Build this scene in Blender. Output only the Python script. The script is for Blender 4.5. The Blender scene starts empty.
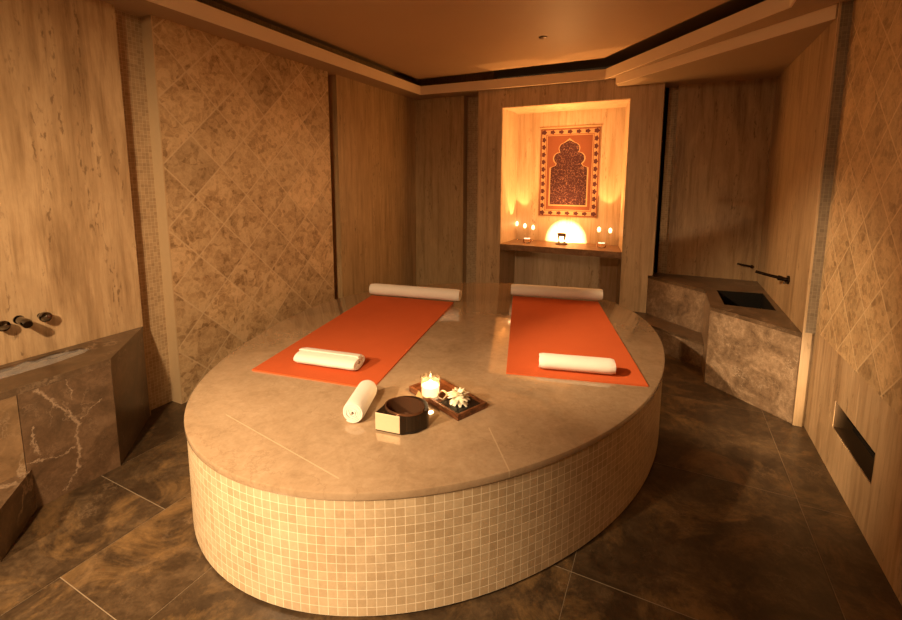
import bpy, bmesh, math, random
from mathutils import Vector, Matrix, noise
random.seed(7)
PI = math.pi
SC = bpy.context.scene
COL = SC.collection

# ------------------------------------------------------------------ object helpers
def link(name, me, mats=(), parent=None):
    o = bpy.data.objects.new(name, me)
    COL.objects.link(o)
    for m in (mats if isinstance(mats, (list, tuple)) else [mats]):
        me.materials.append(m)
    if parent is not None:
        o.parent = parent
    return o

def obj(name, bm, mats, parent=None, smooth=False):
    """link a bmesh as ONE object; world coordinates, parent offsets are undone"""
    bmesh.ops.recalc_face_normals(bm, faces=bm.faces[:])
    if parent is not None:
        p = parent
        off = Vector((0, 0, 0))
        while p is not None:
            off += Vector(p.location)
            p = p.parent
        bmesh.ops.translate(bm, verts=bm.verts[:], vec=-off)
    me = bpy.data.meshes.new(name)
    bm.to_mesh(me)
    bm.free()
    if smooth:
        for f in me.polygons:
            f.use_smooth = True
        if smooth is not True:
            me.set_sharp_from_angle(angle=math.radians(smooth))
    return link(name, me, mats, parent)

def thing(name, label, cat, loc, group=None):
    o = bpy.data.objects.new(name, None)
    COL.objects.link(o)
    o.empty_display_size = .05
    o.location = loc
    return tag(o, label, cat, group)

def tag(o, label, cat, group=None):
    o['label'] = label
    o['category'] = cat
    if group:
        o['group'] = group
    return o

def struct(o):
    o['kind'] = 'structure'
    return o

# ------------------------------------------------------------------ shape helpers
def box(bm, x0, x1, y0, y1, z0, z1, mat=0):
    vs = [bm.verts.new(p) for p in ((x0, y0, z0), (x1, y0, z0), (x1, y1, z0), (x0, y1, z0),
                                    (x0, y0, z1), (x1, y0, z1), (x1, y1, z1), (x0, y1, z1))]
    for q in ((0, 3, 2, 1), (4, 5, 6, 7), (0, 1, 5, 4), (1, 2, 6, 5), (2, 3, 7, 6), (3, 0, 4, 7)):
        f = bm.faces.new([vs[i] for i in q])
        f.material_index = mat
    return bm

def prism(bm, pts, z0, z1, mat=0):
    lo = [bm.verts.new((x, y, z0)) for x, y in pts]
    hi = [bm.verts.new((x, y, z1)) for x, y in pts]
    n = len(pts)
    fs = [bm.faces.new(lo[::-1]), bm.faces.new(hi)]
    for i in range(n):
        j = (i + 1) % n
        fs.append(bm.faces.new((lo[i], lo[j], hi[j], hi[i])))
    for f in fs:
        f.material_index = mat
    return bm

def slab_hole(bm, outer, hole, z0, z1):
    for z in (z0, z1):
        vo = [bm.verts.new((x, y, z)) for x, y in outer]
        vh = [bm.verts.new((x, y, z)) for x, y in hole]
        es = [bm.edges.new((v[i], v[(i + 1) % len(v)])) for v in (vo, vh) for i in range(len(v))]
        bmesh.ops.triangle_fill(bm, use_beauty=True, use_dissolve=False, edges=es)
        if z == z0:
            a = (vo, vh)
        else:
            for lo, hi in zip(a, (vo, vh)):
                n = len(lo)
                for i in range(n):
                    bm.faces.new((lo[i], lo[(i + 1) % n], hi[(i + 1) % n], hi[i]))
    return bm

def lathe(bm, prof, cx, cy, seg=32, closed=False):
    rings = []
    for r, z in prof:
        if r < 1e-6:
            rings.append([bm.verts.new((cx, cy, z))])
        else:
            rings.append([bm.verts.new((cx + r * math.cos(2 * PI * i / seg), cy + r * math.sin(2 * PI * i / seg), z)) for i in range(seg)])
    pairs = list(zip(rings, rings[1:]))
    if closed:
        pairs.append((rings[-1], rings[0]))
    for a, b in pairs:
        for i in range(seg):
            j = (i + 1) % seg
            if len(a) == 1 and len(b) == 1:
                continue
            if len(a) == 1:
                bm.faces.new((a[0], b[j], b[i]))
            elif len(b) == 1:
                bm.faces.new((a[i], a[j], b[0]))
            else:
                bm.faces.new((a[i], a[j], b[j], b[i]))
    return bm

def frame_of(d):
    d = Vector(d).normalized()
    u = d.cross(Vector((0, 0, 1)))
    if u.length < 1e-3:
        u = d.cross(Vector((1, 0, 0)))
    u.normalize()
    return d, u, d.cross(u).normalized()

def tube(bm, pts, rad, seg=14, cap=True):
    pts = [Vector(p) for p in pts]
    rad = rad if isinstance(rad, (list, tuple)) else [rad] * len(pts)
    rings = []
    for i, p in enumerate(pts):
        d = pts[min(i + 1, len(pts) - 1)] - pts[max(i - 1, 0)]
        d, u, v = frame_of(d)
        rings.append([bm.verts.new(p + (u * math.cos(2 * PI * k / seg) + v * math.sin(2 * PI * k / seg)) * rad[i]) for k in range(seg)])
    for a, b in zip(rings, rings[1:]):
        for k in range(seg):
            bm.faces.new((a[k], a[(k + 1) % seg], b[(k + 1) % seg], b[k]))
    if cap:
        bm.faces.new(rings[0][::-1])
        bm.faces.new(rings[-1])
    return bm

def bevel(o, w=.004, seg=2, angle=40):
    m = o.modifiers.new('bevel', 'BEVEL')
    m.width = w
    m.segments = seg
    m.limit_method = 'ANGLE'
    m.angle_limit = math.radians(angle)
    return o

# ------------------------------------------------------------------ materials
class NT:
    def __init__(s, name):
        s.m = bpy.data.materials.new(name)
        s.m.use_nodes = True
        s.t = s.m.node_tree
        s.b = s.t.nodes['Principled BSDF']
        s.o = s.t.nodes['Material Output']
    def n(s, typ, ins=None, **kw):
        nd = s.t.nodes.new('ShaderNode' + typ)
        for k, v in kw.items():
            setattr(nd, k, v)
        for k, v in (ins or {}).items():
            s.put(nd.inputs[k], v)
        return nd
    def put(s, sock, v):
        if isinstance(v, bpy.types.NodeSocket):
            s.t.links.new(v, sock)
        elif isinstance(v, bpy.types.Node):
            s.t.links.new(v.outputs[0], sock)
        else:
            sock.default_value = v
    def math(s, op, a, b=None, c=None, clamp=False):
        nd = s.t.nodes.new('ShaderNodeMath')
        nd.operation = op
        nd.use_clamp = clamp
        for i, v in enumerate((a, b, c)):
            if v is not None:
                s.put(nd.inputs[i], v)
        return nd.outputs[0]
    def mix(s, f, a, b, typ='MIX'):
        nd = s.t.nodes.new('ShaderNodeMix')
        nd.data_type = 'RGBA'
        nd.blend_type = typ
        s.put(nd.inputs[0], f)
        s.put(nd.inputs[6], a)
        s.put(nd.inputs[7], b)
        return nd.outputs[2]
    def ramp(s, f, stops, interp='LINEAR'):
        nd = s.t.nodes.new('ShaderNodeValToRGB')
        nd.color_ramp.interpolation = interp
        e = nd.color_ramp.elements
        while len(e) < len(stops):
            e.new(.5)
        for x, (p, c) in zip(e, stops):
            x.position = p
            x.color = c if len(c) == 4 else (*c, 1)
        s.put(nd.inputs[0], f)
        return nd.outputs[0]
    def coords(s, kind='Object', scale=(1, 1, 1), loc=(0, 0, 0)):
        tc = s.n('TexCoord')
        mp = s.n('Mapping', {'Vector': tc.outputs[kind], 'Scale': scale, 'Location': loc})
        return mp.outputs[0]
    def noise(s, vec, scale, detail=4, rough=.55, dist=0):
        return s.n('TexNoise', {'Vector': vec, 'Scale': scale, 'Detail': detail, 'Roughness': rough, 'Distortion': dist}).outputs['Fac']
    def bump(s, h, strength=.2, dist=.002):
        nd = s.n('Bump', {'Height': h, 'Strength': strength, 'Distance': dist})
        s.put(s.b.inputs['Normal'], nd.outputs[0])
    def base(s, c, rough=.5, metal=0, spec=.5):
        s.put(s.b.inputs['Base Color'], c)
        s.put(s.b.inputs['Roughness'], rough)
        s.b.inputs['Metallic'].default_value = metal
        s.b.inputs['Specular IOR Level'].default_value = spec

def c4(r, g, b):
    return (r, g, b, 1)

def travertine(name, light=(.58, .41, .235), mid=(.45, .30, .16), dark=(.26, .16, .078), rough=.42, band=1.0, off=0.0):
    t = NT(name)
    v1 = t.coords(scale=(2.6 * band, 2.6 * band, .36), loc=(off, off, 0))
    v2 = t.coords(scale=(15 * band, 15 * band, 1.1), loc=(off, off, 0))
    v3 = t.coords(scale=(58, 58, 17))
    n1 = t.noise(v1, 1.6, 5, .6, .6)
    n2 = t.noise(v2, 1.5, 8, .74, .35)
    m = t.math('ADD', t.math('MULTIPLY', n1, .55), t.math('MULTIPLY', n2, .45))
    c = t.ramp(m, [(.36, dark), (.44, mid), (.51, light), (.57, mid), (.64, dark)])
    cl = t.noise(t.coords(scale=(3.2, 3.2, 1.1), loc=(off, 0, 0)), 2.0, 7, .7, .8)
    c = t.mix(t.math('MULTIPLY', t.ramp(cl, [(.36, (0, 0, 0)), (.66, (1, 1, 1))]), .55), c, c4(*[a * .55 + b * .45 for a, b in zip(mid, dark)]))
    st = t.ramp(t.noise(t.coords(scale=(7 * band, 7 * band, .45), loc=(off + 5, off, 2)), 1.6, 8, .74, .5), [(.53, (0, 0, 0)), (.64, (1, 1, 1))])
    c = t.mix(t.math('MULTIPLY', st, .6), c, c4(*dark))
    pits = t.noise(v3, 1.0, 3, .6, .3)
    zone = t.noise(t.coords(scale=(8, 8, .8), loc=(3, 1, off)), 1.7, 3, .6)
    pm = t.math('MULTIPLY', t.ramp(pits, [(.56, (0, 0, 0)), (.64, (1, 1, 1))]), t.ramp(zone, [(.53, (0, 0, 0)), (.62, (1, 1, 1))]))
    c = t.mix(t.math('MULTIPLY', pm, .65), c, c4(dark[0] * .55, dark[1] * .5, dark[2] * .45))
    t.base(c, rough)
    t.bump(t.math('SUBTRACT', t.math('MULTIPLY', n2, .3), pm), .25, .004)
    return t.m

def diamond(name, spacing, offp, offm, light, mid, dark, joint, jw=.006, depth=.25, contrast=1.0):
    """stone tiles laid on the diagonal on a wall that faces along X: joints where z-y and z+y hit multiples"""
    t = NT(name)
    tc = t.n('TexCoord').outputs['Object']
    sx = t.n('SeparateXYZ', {0: tc})
    y, z = sx.outputs[1], sx.outputs[2]
    u = t.math('DIVIDE', t.math('SUBTRACT', t.math('SUBTRACT', z, y), offp), spacing)
    v = t.math('DIVIDE', t.math('SUBTRACT', t.math('ADD', z, y), offm), spacing)
    def edge(a):
        f = t.math('FRACT', a)
        return t.math('MINIMUM', f, t.math('SUBTRACT', 1.0, f))
    d = t.math('MINIMUM', edge(u), edge(v))
    jm = t.ramp(t.math('DIVIDE', d, jw / spacing), [(.55, (1, 1, 1)), (1.0, (0, 0, 0))])
    wn = t.n('TexWhiteNoise', {0: t.n('CombineXYZ', {0: t.math('FLOOR', u), 1: t.math('FLOOR', v), 2: 3.0}).outputs[0]}, noise_dimensions='3D')
    shift = t.n('VectorMath', {0: wn.outputs['Color'], 1: (7, 7, 7)}, operation='MULTIPLY').outputs[0]
    vec = t.n('VectorMath', {0: tc, 1: shift}, operation='ADD').outputs[0]
    warp = t.n('TexNoise', {'Vector': vec, 'Scale': 9, 'Detail': 3})
    wv = t.n('VectorMath', {0: vec, 1: t.n('VectorMath', {0: warp.outputs['Color'], 1: (.19, .19, .19)}, operation='MULTIPLY').outputs[0]}, operation='ADD').outputs[0]
    vor = t.n('TexVoronoi', {'Vector': wv, 'Scale': 23.0, 'Randomness': 1.0})
    vord = t.n('TexVoronoi', {'Vector': wv, 'Scale': 23.0}, feature='DISTANCE_TO_EDGE').outputs['Distance']
    cell = t.n('SeparateColor', {0: vor.outputs['Color']}).outputs[0]
    n1 = t.noise(vec, 5, 6, .65, .4)
    n2 = t.noise(vec, 20, 7, .75, 1.4)
    m = t.math('ADD', t.math('MULTIPLY', cell, .17 * contrast), t.math('ADD', t.math('MULTIPLY', n1, .42), t.math('MULTIPLY', n2, .46)))
    c = t.ramp(m, [(.36, dark), (.50, mid), (.64, light)])
    vein = t.ramp(vord, [(.0, (1, 1, 1)), (.13, (0, 0, 0))])
    c = t.mix(t.math('MULTIPLY', t.math('MULTIPLY', vein, n1), .8), c, c4(*[min(1, x * 1.12) for x in light]))
    val = t.math('ADD', .86, t.math('MULTIPLY', wn.outputs['Value'], .26))
    c = t.mix(1.0, c, t.n('CombineColor', {0: val, 1: val, 2: val}).outputs[0], 'MULTIPLY')
    c = t.mix(t.math('MULTIPLY', jm, .7), c, c4(*joint))
    t.base(c, .38)
    t.bump(t.math('SUBTRACT', t.math('MULTIPLY', n2, .25), jm), depth, .004)
    return t.m

def emperador(name, dark=(.042, .025, .013), mid=(.098, .058, .031), light=(.19, .118, .068), vein=(.42, .30, .20), rough=.24, scale=1.0, veins=.6, attr=False, gold=None, lines=None, origin=(0, 0, 0)):
    t = NT(name)
    vec = t.coords(loc=origin)
    if attr:
        at = t.n('Attribute', attribute_name='tile_shift')
        vec = t.n('VectorMath', {0: vec, 1: at.outputs['Vector']}, operation='ADD').outputs[0]
    n1 = t.noise(vec, 3.2 * scale, 7, .66, 1.0)
    n2 = t.noise(vec, 14 * scale, 6, .7, .8)
    n3 = t.noise(vec, 55 * scale, 4, .6, .3)
    m = t.math('ADD', t.math('MULTIPLY', n1, .55), t.math('ADD', t.math('MULTIPLY', n2, .33), t.math('MULTIPLY', n3, .12)))
    c = t.ramp(m, [(.36, dark), (.50, mid), (.66, light)])
    if gold:
        g = t.ramp(t.noise(vec, 2.8, 9, .74, .7), [(.50, (0, 0, 0)), (.66, (1, 1, 1))])
        c = t.mix(t.math('MULTIPLY', g, .62), c, t.mix(n2, c4(*[x * .55 for x in gold]), c4(*gold)))
    # thin calcite veins along warped cell edges
    warp = t.n('TexNoise', {'Vector': vec, 'Scale': 4 * scale, 'Detail': 5, 'Roughness': .65})
    wv = t.n('VectorMath', {0: vec, 1: t.n('VectorMath', {0: warp.outputs['Color'], 1: (.45, .45, .45)}, operation='MULTIPLY').outputs[0]}, operation='ADD').outputs[0]
    d1 = t.n('TexVoronoi', {'Vector': wv, 'Scale': 3.2 * scale}, feature='DISTANCE_TO_EDGE').outputs['Distance']
    d2 = t.n('TexVoronoi', {'Vector': wv, 'Scale': 9.0 * scale}, feature='DISTANCE_TO_EDGE').outputs['Distance']
    gate = t.ramp(t.noise(vec, 2.4 * scale, 3), [(.54, (0, 0, 0)), (.64, (1, 1, 1))])
    gate2 = t.ramp(t.noise(vec, 6 * scale, 3), [(.52, (0, 0, 0)), (.66, (1, 1, 1))])
    v = t.math('MAXIMUM', t.math('MULTIPLY', t.ramp(d1, [(.0, (1, 1, 1)), (.035, (0, 0, 0))]), gate),
               t.math('MULTIPLY', t.math('MULTIPLY', t.ramp(d2, [(.0, (1, 1, 1)), (.05, (0, 0, 0))]), gate2), .6))
    c = t.mix(t.math('MULTIPLY', v, veins), c, c4(*vein))
    if lines:                                   # broad calcite veins of this one slab, as polylines in its plane (Y, Z)
        wn = t.n('TexNoise', {'Vector': vec, 'Scale': 16, 'Detail': 6, 'Roughness': .7})
        wv2 = t.n('VectorMath', {0: vec, 1: t.n('VectorMath', {0: t.n('VectorMath', {0: wn.outputs['Color'], 1: (.5, .5, .5)}, operation='SUBTRACT').outputs[0], 1: (.085, .085, .085)}, operation='MULTIPLY').outputs[0]}, operation='ADD').outputs[0]
        sp = t.n('SeparateXYZ', {0: wv2})
        best = None
        for width, pts in lines:
            for (y0, z0), (y1, z1) in zip(pts, pts[1:]):
                dy, dz = y1 - y0, z1 - z0
                L2 = dy * dy + dz * dz
                py, pz_ = t.math('SUBTRACT', sp.outputs[1], y0), t.math('SUBTRACT', sp.outputs[2], z0)
                h = t.math('ADD', t.math('MULTIPLY', py, dy / L2), t.math('MULTIPLY', pz_, dz / L2), clamp=True)
                ey = t.math('SUBTRACT', py, t.math('MULTIPLY', h, dy))
                ez = t.math('SUBTRACT', pz_, t.math('MULTIPLY', h, dz))
                d = t.math('DIVIDE', t.math('SQRT', t.math('ADD', t.math('MULTIPLY', ey, ey), t.math('MULTIPLY', ez, ez))), width)
                best = d if best is None else t.math('MINIMUM', best, d)
        lm = t.ramp(t.math('ADD', best, t.math('MULTIPLY', t.math('SUBTRACT', n2, .5), 3.2)), [(.15, (1, 1, 1)), (1.0, (0, 0, 0))])
        c = t.mix(t.math('MULTIPLY', t.math('MULTIPLY', lm, t.math('ADD', .25, n3)), .75), c, c4(*vein))
    t.base(c, t.math('ADD', rough, t.math('MULTIPLY', n2, .12)))
    t.bump(n2, .05, .003)
    return t.m

def slab_stone(name, seams, origin=(0, 0, 0)):
    t = NT(name)
    vec = t.coords(loc=origin)
    n1 = t.noise(vec, 2.4, 7, .62, 1.2)
    n2 = t.noise(vec, 10, 6, .68, .9)
    n3 = t.noise(vec, 45, 4, .6, .4)
    m = t.math('ADD', t.math('MULTIPLY', n1, .38), t.math('ADD', t.math('MULTIPLY', n2, .38), t.math('MULTIPLY', n3, .24)))
    c = t.ramp(m, [(.34, (.27, .178, .102)), (.46, (.345, .236, .14)), (.58, (.405, .284, .176)), (.7, (.46, .33, .215))])
    warp = t.n('TexNoise', {'Vector': vec, 'Scale': 5, 'Detail': 5, 'Roughness': .65})
    wv = t.n('VectorMath', {0: vec, 1: t.n('VectorMath', {0: warp.outputs['Color'], 1: (.4, .4, .4)}, operation='MULTIPLY').outputs[0]}, operation='ADD').outputs[0]
    d1 = t.n('TexVoronoi', {'Vector': wv, 'Scale': 5.0}, feature='DISTANCE_TO_EDGE').outputs['Distance']
    gate = t.ramp(t.noise(vec, 3.4, 3), [(.5, (0, 0, 0)), (.62, (1, 1, 1))])
    v = t.math('MULTIPLY', t.ramp(d1, [(.0, (1, 1, 1)), (.03, (0, 0, 0))]), gate)
    c = t.mix(t.math('MULTIPLY', v, .35), c, c4(.20, .12, .065))
    sx = t.n('SeparateXYZ', {0: vec})
    mask = None
    for (x0, y0), (x1, y1) in seams:
        dx, dy = x1 - x0, y1 - y0
        L = math.hypot(dx, dy)
        nx, ny = -dy / L, dx / L
        d = t.math('ABSOLUTE', t.math('ADD', t.math('ADD', t.math('MULTIPLY', sx.outputs[0], nx), t.math('MULTIPLY', sx.outputs[1], ny)), -(nx * x0 + ny * y0)))
        s = t.math('LESS_THAN', d, .0026)
        al = t.math('ADD', t.math('ADD', t.math('MULTIPLY', sx.outputs[0], dx / L), t.math('MULTIPLY', sx.outputs[1], dy / L)), -(dx * x0 + dy * y0) / L)
        s = t.math('MULTIPLY', s, t.math('MULTIPLY', t.math('GREATER_THAN', al, 0), t.math('LESS_THAN', al, L)))
        mask = s if mask is None else t.math('MAXIMUM', mask, s)
    c = t.mix(t.math('MULTIPLY', mask, .38), c, c4(.66, .50, .32))
    t.base(c, t.math('ADD', .05, t.math('MULTIPLY', n2, .08)), 0, .7)
    t.b.inputs['Coat Weight'].default_value = .5
    t.b.inputs['Coat Roughness'].default_value = .06
    t.b.inputs['Coat IOR'].default_value = 1.6
    return t.m

def mosaic(name, size, c1, c2, grout, uv=True, gw=.07, rough=.3):
    t = NT(name)
    if uv:
        vec = t.n('TexCoord').outputs['UV']
    else:
        tc = t.n('TexCoord').outputs['Object']
        sx = t.n('SeparateXYZ', {0: tc})
        vec = t.n('CombineXYZ', {0: t.math('ADD', sx.outputs[0], sx.outputs[1]), 1: sx.outputs[2], 2: 0.0}).outputs[0]
    br = t.n('TexBrick', {'Vector': vec, 'Color1': c4(*c1), 'Color2': c4(*c2), 'Mortar': c4(*grout), 'Scale': 1.0 / size,
                          'Mortar Size': gw * .5, 'Mortar Smooth': .25, 'Bias': 0.0, 'Brick Width': 1.0, 'Row Height': 1.0})
    br.offset = 0.0
    br.squash = 1.0
    n = t.noise(t.coords(), 60, 4, .6)
    n2 = t.noise(t.coords(), 6, 4, .6)
    k = t.math('ADD', .68, t.math('ADD', t.math('MULTIPLY', n, .34), t.math('MULTIPLY', n2, .30)))
    c = t.mix(1.0, br.outputs['Color'], t.n('CombineColor', {0: k, 1: k, 2: k}).outputs[0], 'MULTIPLY')
    t.base(c, rough)
    t.bump(t.math('SUBTRACT', 1.0, br.outputs['Fac']), .35, .002)
    return t.m

def plain(name, col, rough=.5, metal=0, nscale=0, namt=.2, bump=0, spec=.5):
    t = NT(name)
    if nscale:
        n = t.noise(t.coords(), nscale, 4, .6)
        k = t.math('ADD', 1 - namt * .5, t.math('MULTIPLY', n, namt))
        c = t.mix(1.0, c4(*col), t.n('CombineColor', {0: k, 1: k, 2: k}).outputs[0], 'MULTIPLY')
        t.base(c, rough, metal, spec)
        if bump:
            t.bump(n, bump, .002)
    else:
        t.base(c4(*col), rough, metal, spec)
    return t.m

def glow(name, col, strength):
    t = NT(name)
    t.base(c4(*col), .5)
    t.b.inputs['Emission Color'].default_value = c4(*col)
    t.b.inputs['Emission Strength'].default_value = strength
    return t.m

def clear_glass(name, tint=(1, .97, .92), gloss=.12):
    t = NT(name)
    tr = t.n('BsdfTransparent', {'Color': c4(*tint)})
    gl = t.n('BsdfGlossy', {'Color': c4(1, 1, 1), 'Roughness': .05})
    lw = t.n('LayerWeight', {'Blend': .35})
    f = t.math('ADD', gloss * .5, t.math('MULTIPLY', lw.outputs['Facing'], .55), clamp=True)
    mx = t.n('MixShader', {0: f, 1: tr.outputs[0], 2: gl.outputs[0]})
    t.put(t.o.inputs['Surface'], mx.outputs[0])
    return t.m

M = {}
M['trav'] = travertine('travertine_beige')
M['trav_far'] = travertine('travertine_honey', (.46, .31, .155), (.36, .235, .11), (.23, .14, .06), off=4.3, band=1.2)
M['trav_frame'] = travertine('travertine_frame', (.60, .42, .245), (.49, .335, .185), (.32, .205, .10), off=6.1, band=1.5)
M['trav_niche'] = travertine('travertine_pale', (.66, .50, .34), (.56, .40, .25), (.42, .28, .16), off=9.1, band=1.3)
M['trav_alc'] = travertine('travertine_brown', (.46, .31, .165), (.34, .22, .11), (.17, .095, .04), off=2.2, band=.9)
M['dia_l'] = diamond('diamond_tile_beige', .405, .26, 2.52, (.58, .41, .23), (.42, .275, .14), (.21, .12, .05), (.62, .46, .28), jw=.0085)
M['dia_r'] = diamond('diamond_tile_honey', .277, -1.43, 3.25, (.60, .42, .22), (.45, .295, .145), (.24, .145, .06), (.70, .52, .30), jw=.0075, contrast=.8)
M['marble'] = emperador('brown_marble')
M['marble_lit'] = emperador('brown_marble_lit', (.085, .050, .028), (.20, .13, .078), (.40, .28, .18), (.56, .43, .30), rough=.26, scale=1.9, veins=.6)  # same brown marble, lightened to paint in the light on upright faces
M['marble_panel'] = emperador('veined_brown_marble', (.060, .034, .018), (.125, .072, .039), (.215, .132, .078), (.50, .37, .26), veins=.30, scale=1.6, origin=(-2.7, .4, 0), lines=[(0.0081, [(0.874, 0.579), (0.911, 0.51), (0.955, 0.442), (0.992, 0.375), (1.03, 0.312), (1.007, 0.274), (1.011, 0.214), (1.015, 0.161), (1.006, 0.102)]), (0.0043, [(1.006, 0.102), (0.941, 0.029)]), (0.0037, [(1.033, 0.342), (1.082, 0.375), (1.131, 0.403)]), (0.0043, [(1.0, 0.579), (0.998, 0.52), (1.013, 0.451)]), (0.0043, [(0.853, 0.392), (0.854, 0.315), (0.861, 0.246)]), (0.0031, [(0.82, 0.229), (0.898, 0.212), (0.991, 0.207)]), (0.0043, [(0.886, 0.562), (0.861, 0.576)])])
M['marble_gold'] = emperador('golden_marble', (.10, .060, .030), (.21, .13, .066), (.34, .215, .115), (.5, .38, .26), rough=.3)
M['marble_shelf'] = emperador('shelf_marble', (.10, .045, .018), (.19, .095, .042), (.30, .17, .08), (.5, .34, .2), rough=.3, scale=3.0, veins=.5, origin=(0, 0, 0))
M['floor_tile'] = emperador('dark_floor_marble', (.018, .010, .005), (.050, .030, .015), (.115, .072, .037), (.26, .17, .10), rough=.28, scale=1.5, veins=.30, attr=True, gold=(.30, .17, .065))
M['grout'] = plain('floor_grout', (.27, .20, .13), .7)
M['slab'] = slab_stone('polished_beige_stone', [((-1.692, 1.212), (-.967, 1.10)), ((-.62, 1.63), (-.40, 1.33))], (-1.24, 2.62, 0))
M['bed_mosaic'] = mosaic('platform_mosaic', .0335, (.58, .435, .27), (.47, .335, .195), (.82, .68, .48), True, .085)
M['slot_mosaic'] = mosaic('slot_mosaic', .022, (.46, .32, .18), (.34, .225, .12), (.58, .44, .28), False, .10)
M['strip_mosaic'] = mosaic('grey_mosaic', .022, (.26, .20, .135), (.20, .15, .10), (.32, .25, .17), False, .10)
M['plinth'] = plain('plinth_dark', (.05, .035, .02), .6)
M['plaster'] = plain('plaster_cream', (.36, .245, .14), .75, nscale=3, namt=.1)
M['fascia'] = plain('fascia_cream', (.80, .62, .42), .65, nscale=3, namt=.08)
M['ceil'] = plain('ceiling_plaster', (.44, .29, .165), .55, nscale=1.2, namt=.16)
M['cove'] = plain('cove_cream', (.42, .33, .22), .8)  # even cream of the slab above the ceiling
M['edge'] = plain('edge_trim', (.52, .37, .21), .45, nscale=40, namt=.15)
M['mat'] = None
M['dark_metal'] = plain('dark_bronze_metal', (.055, .038, .026), .22, 1.0)
M['chrome'] = plain('smoked_chrome', (.12, .105, .09), .07, 1.0)
M['recess_dark'] = plain('recess_shade_dark', (.009, .007, .005), .6, spec=.15)  # near-black: the vent's dark lining, also painted shade in sink and wall slot
M['brass'] = plain('satin_brass', (.80, .63, .42), .38, .35, nscale=60, namt=.1)
M['bowl'] = plain('dark_bronze_bowl', (.030, .018, .010), .2, .35)
M['bowl_in'] = plain('copper_lining', (.19, .088, .045), .14, .6)
M['wood'] = None
M['black'] = plain('black_stone', (.012, .010, .009), .25)
M['petal'] = plain('ivory_petal', (.90, .82, .62), .55)
M['leaf'] = plain('dried_leaf', (.55, .34, .13), .6)
M['twine'] = plain('pale_vine', (.55, .42, .26), .6)
M['glass'] = clear_glass('clear_glass')
M['wax'] = glow('glowing_wax', (1, .70, .36), 1.6)
M['flame'] = glow('flame', (1, .78, .42), 12)
M['wick'] = plain('wick', (.02, .015, .01), .9)
M['bronze'] = plain('aged_bronze', (.10, .06, .03), .4, .7)
M['rug_cream'] = plain('rug_cream', (.46, .28, .15), .95, nscale=120, namt=.4, bump=.3)
M['rug_red'] = plain('rug_terracotta', (.20, .062, .028), .95, nscale=120, namt=.4, bump=.3)
M['rug_dark'] = plain('rug_burgundy', (.075, .018, .022), .95, nscale=120, namt=.4, bump=.3)

def fabric(name, col, col2, scale=420, bump=.35, rough=.95, sheen=.1):
    t = NT(name)
    v = t.coords()
    n = t.noise(v, scale, 3, .6)
    n2 = t.noise(v, 9, 4, .6)
    c = t.mix(t.math('MULTIPLY', t.math('ADD', n, n2), .5), c4(*col2), c4(*col))
    t.base(c, rough, 0, .15)
    t.b.inputs['Sheen Weight'].default_value = sheen
    t.bump(n, bump, .0012)
    return t.m
M['towel'] = fabric('white_terry', (.82, .765, .69), (.70, .635, .55), 500, .8)
M['mat'] = fabric('orange_mat_cloth', (.57, .115, .032), (.47, .085, .022), 300, .25, 1.0, 0.0)

def woodmat():
    t = NT('dark_red_wood')
    v = t.coords(scale=(6, 30, 60))
    n = t.noise(v, 1.5, 5, .6, .6)
    c = t.ramp(n, [(.35, (.055, .016, .006)), (.55, (.16, .055, .02)), (.7, (.26, .10, .038))])
    t.base(c, .28)
    return t.m
M['wood'] = woodmat()

def rug_field():
    t = NT('rug_woven_field')
    v = t.coords()
    d = t.n('TexVoronoi', {'Vector': t.coords(scale=(1.0, 1, 1.0)), 'Scale': 30.0}, feature='DISTANCE_TO_EDGE').outputs['Distance']
    n = t.noise(v, 34, 3, .6, 1.5)
    m = t.math('MULTIPLY', t.ramp(d, [(.02, (1, 1, 1)), (.09, (0, 0, 0))]), t.ramp(n, [(.50, (0, 0, 0)), (.58, (1, 1, 1))]))
    n2 = t.ramp(t.noise(v, 70, 2, .5), [(.58, (0, 0, 0)), (.64, (1, 1, 1))])
    c = t.mix(t.math('MAXIMUM', m, t.math('MULTIPLY', n2, .45)), c4(.040, .008, .012), c4(.24, .115, .075))
    t.base(c, .95)
    return t.m
M['rug_field'] = rug_field()

# ------------------------------------------------------------------ dimensions (metres, X right, Y away, Z up)
XL, XR, YB, YF = -2.875, .834, 4.85, -1.75
ZS = 2.487                     # underside of the soffit
ZA = 2.41                      # underside of the lower corner soffit

# ------------------------------------------------------------------ floor
def floor():
    bm = bmesh.new()
    lay = bm.faces.layers.float_vector.new('tile_shift') if hasattr(bm.faces.layers, 'float_vector') else None
    def quad(x0, x1, y0, y1, z, mi):
        f = bm.faces.new([bm.verts.new(p) for p in ((x0, y0, z), (x1, y0, z), (x1, y1, z), (x0, y1, z))])
        f.material_index = mi
        if lay:
            f[lay] = Vector((random.uniform(0, 30), random.uniform(0, 30), random.uniform(0, 30)))
    quad(-3.1, 1.0, YF - .2, 5.4, -.002, 1)
    g = .0016
    def grid(xs, ys):
        for a, b in zip(xs, xs[1:]):
            for c, d in zip(ys, ys[1:]):
                quad(a + g, b - g, c + g, d - g, 0, 0)
    grid([-3.1, -2.53, -1.995], [YF - .2, -.94, .077, 1.094, 2.11, 3.13, 4.14, 5.4])
    grid([-1.995, -1.52, -.255, .635], [YF - .2, -1.1, -.2, .70, 1.59])
    grid([-1.995, -1.10, -.255, .635], [1.59, 2.48, 3.37, 4.26, 5.4])
    grid([.635, 1.0], [YF - .2, -.35, .58, 1.51, 2.44, 3.33, 4.26, 5.4])
    # bake shift to a corner-independent face attribute
    return struct(obj('floor', bm, [M['floor_tile'], M['grout']]))
floor()

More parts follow.
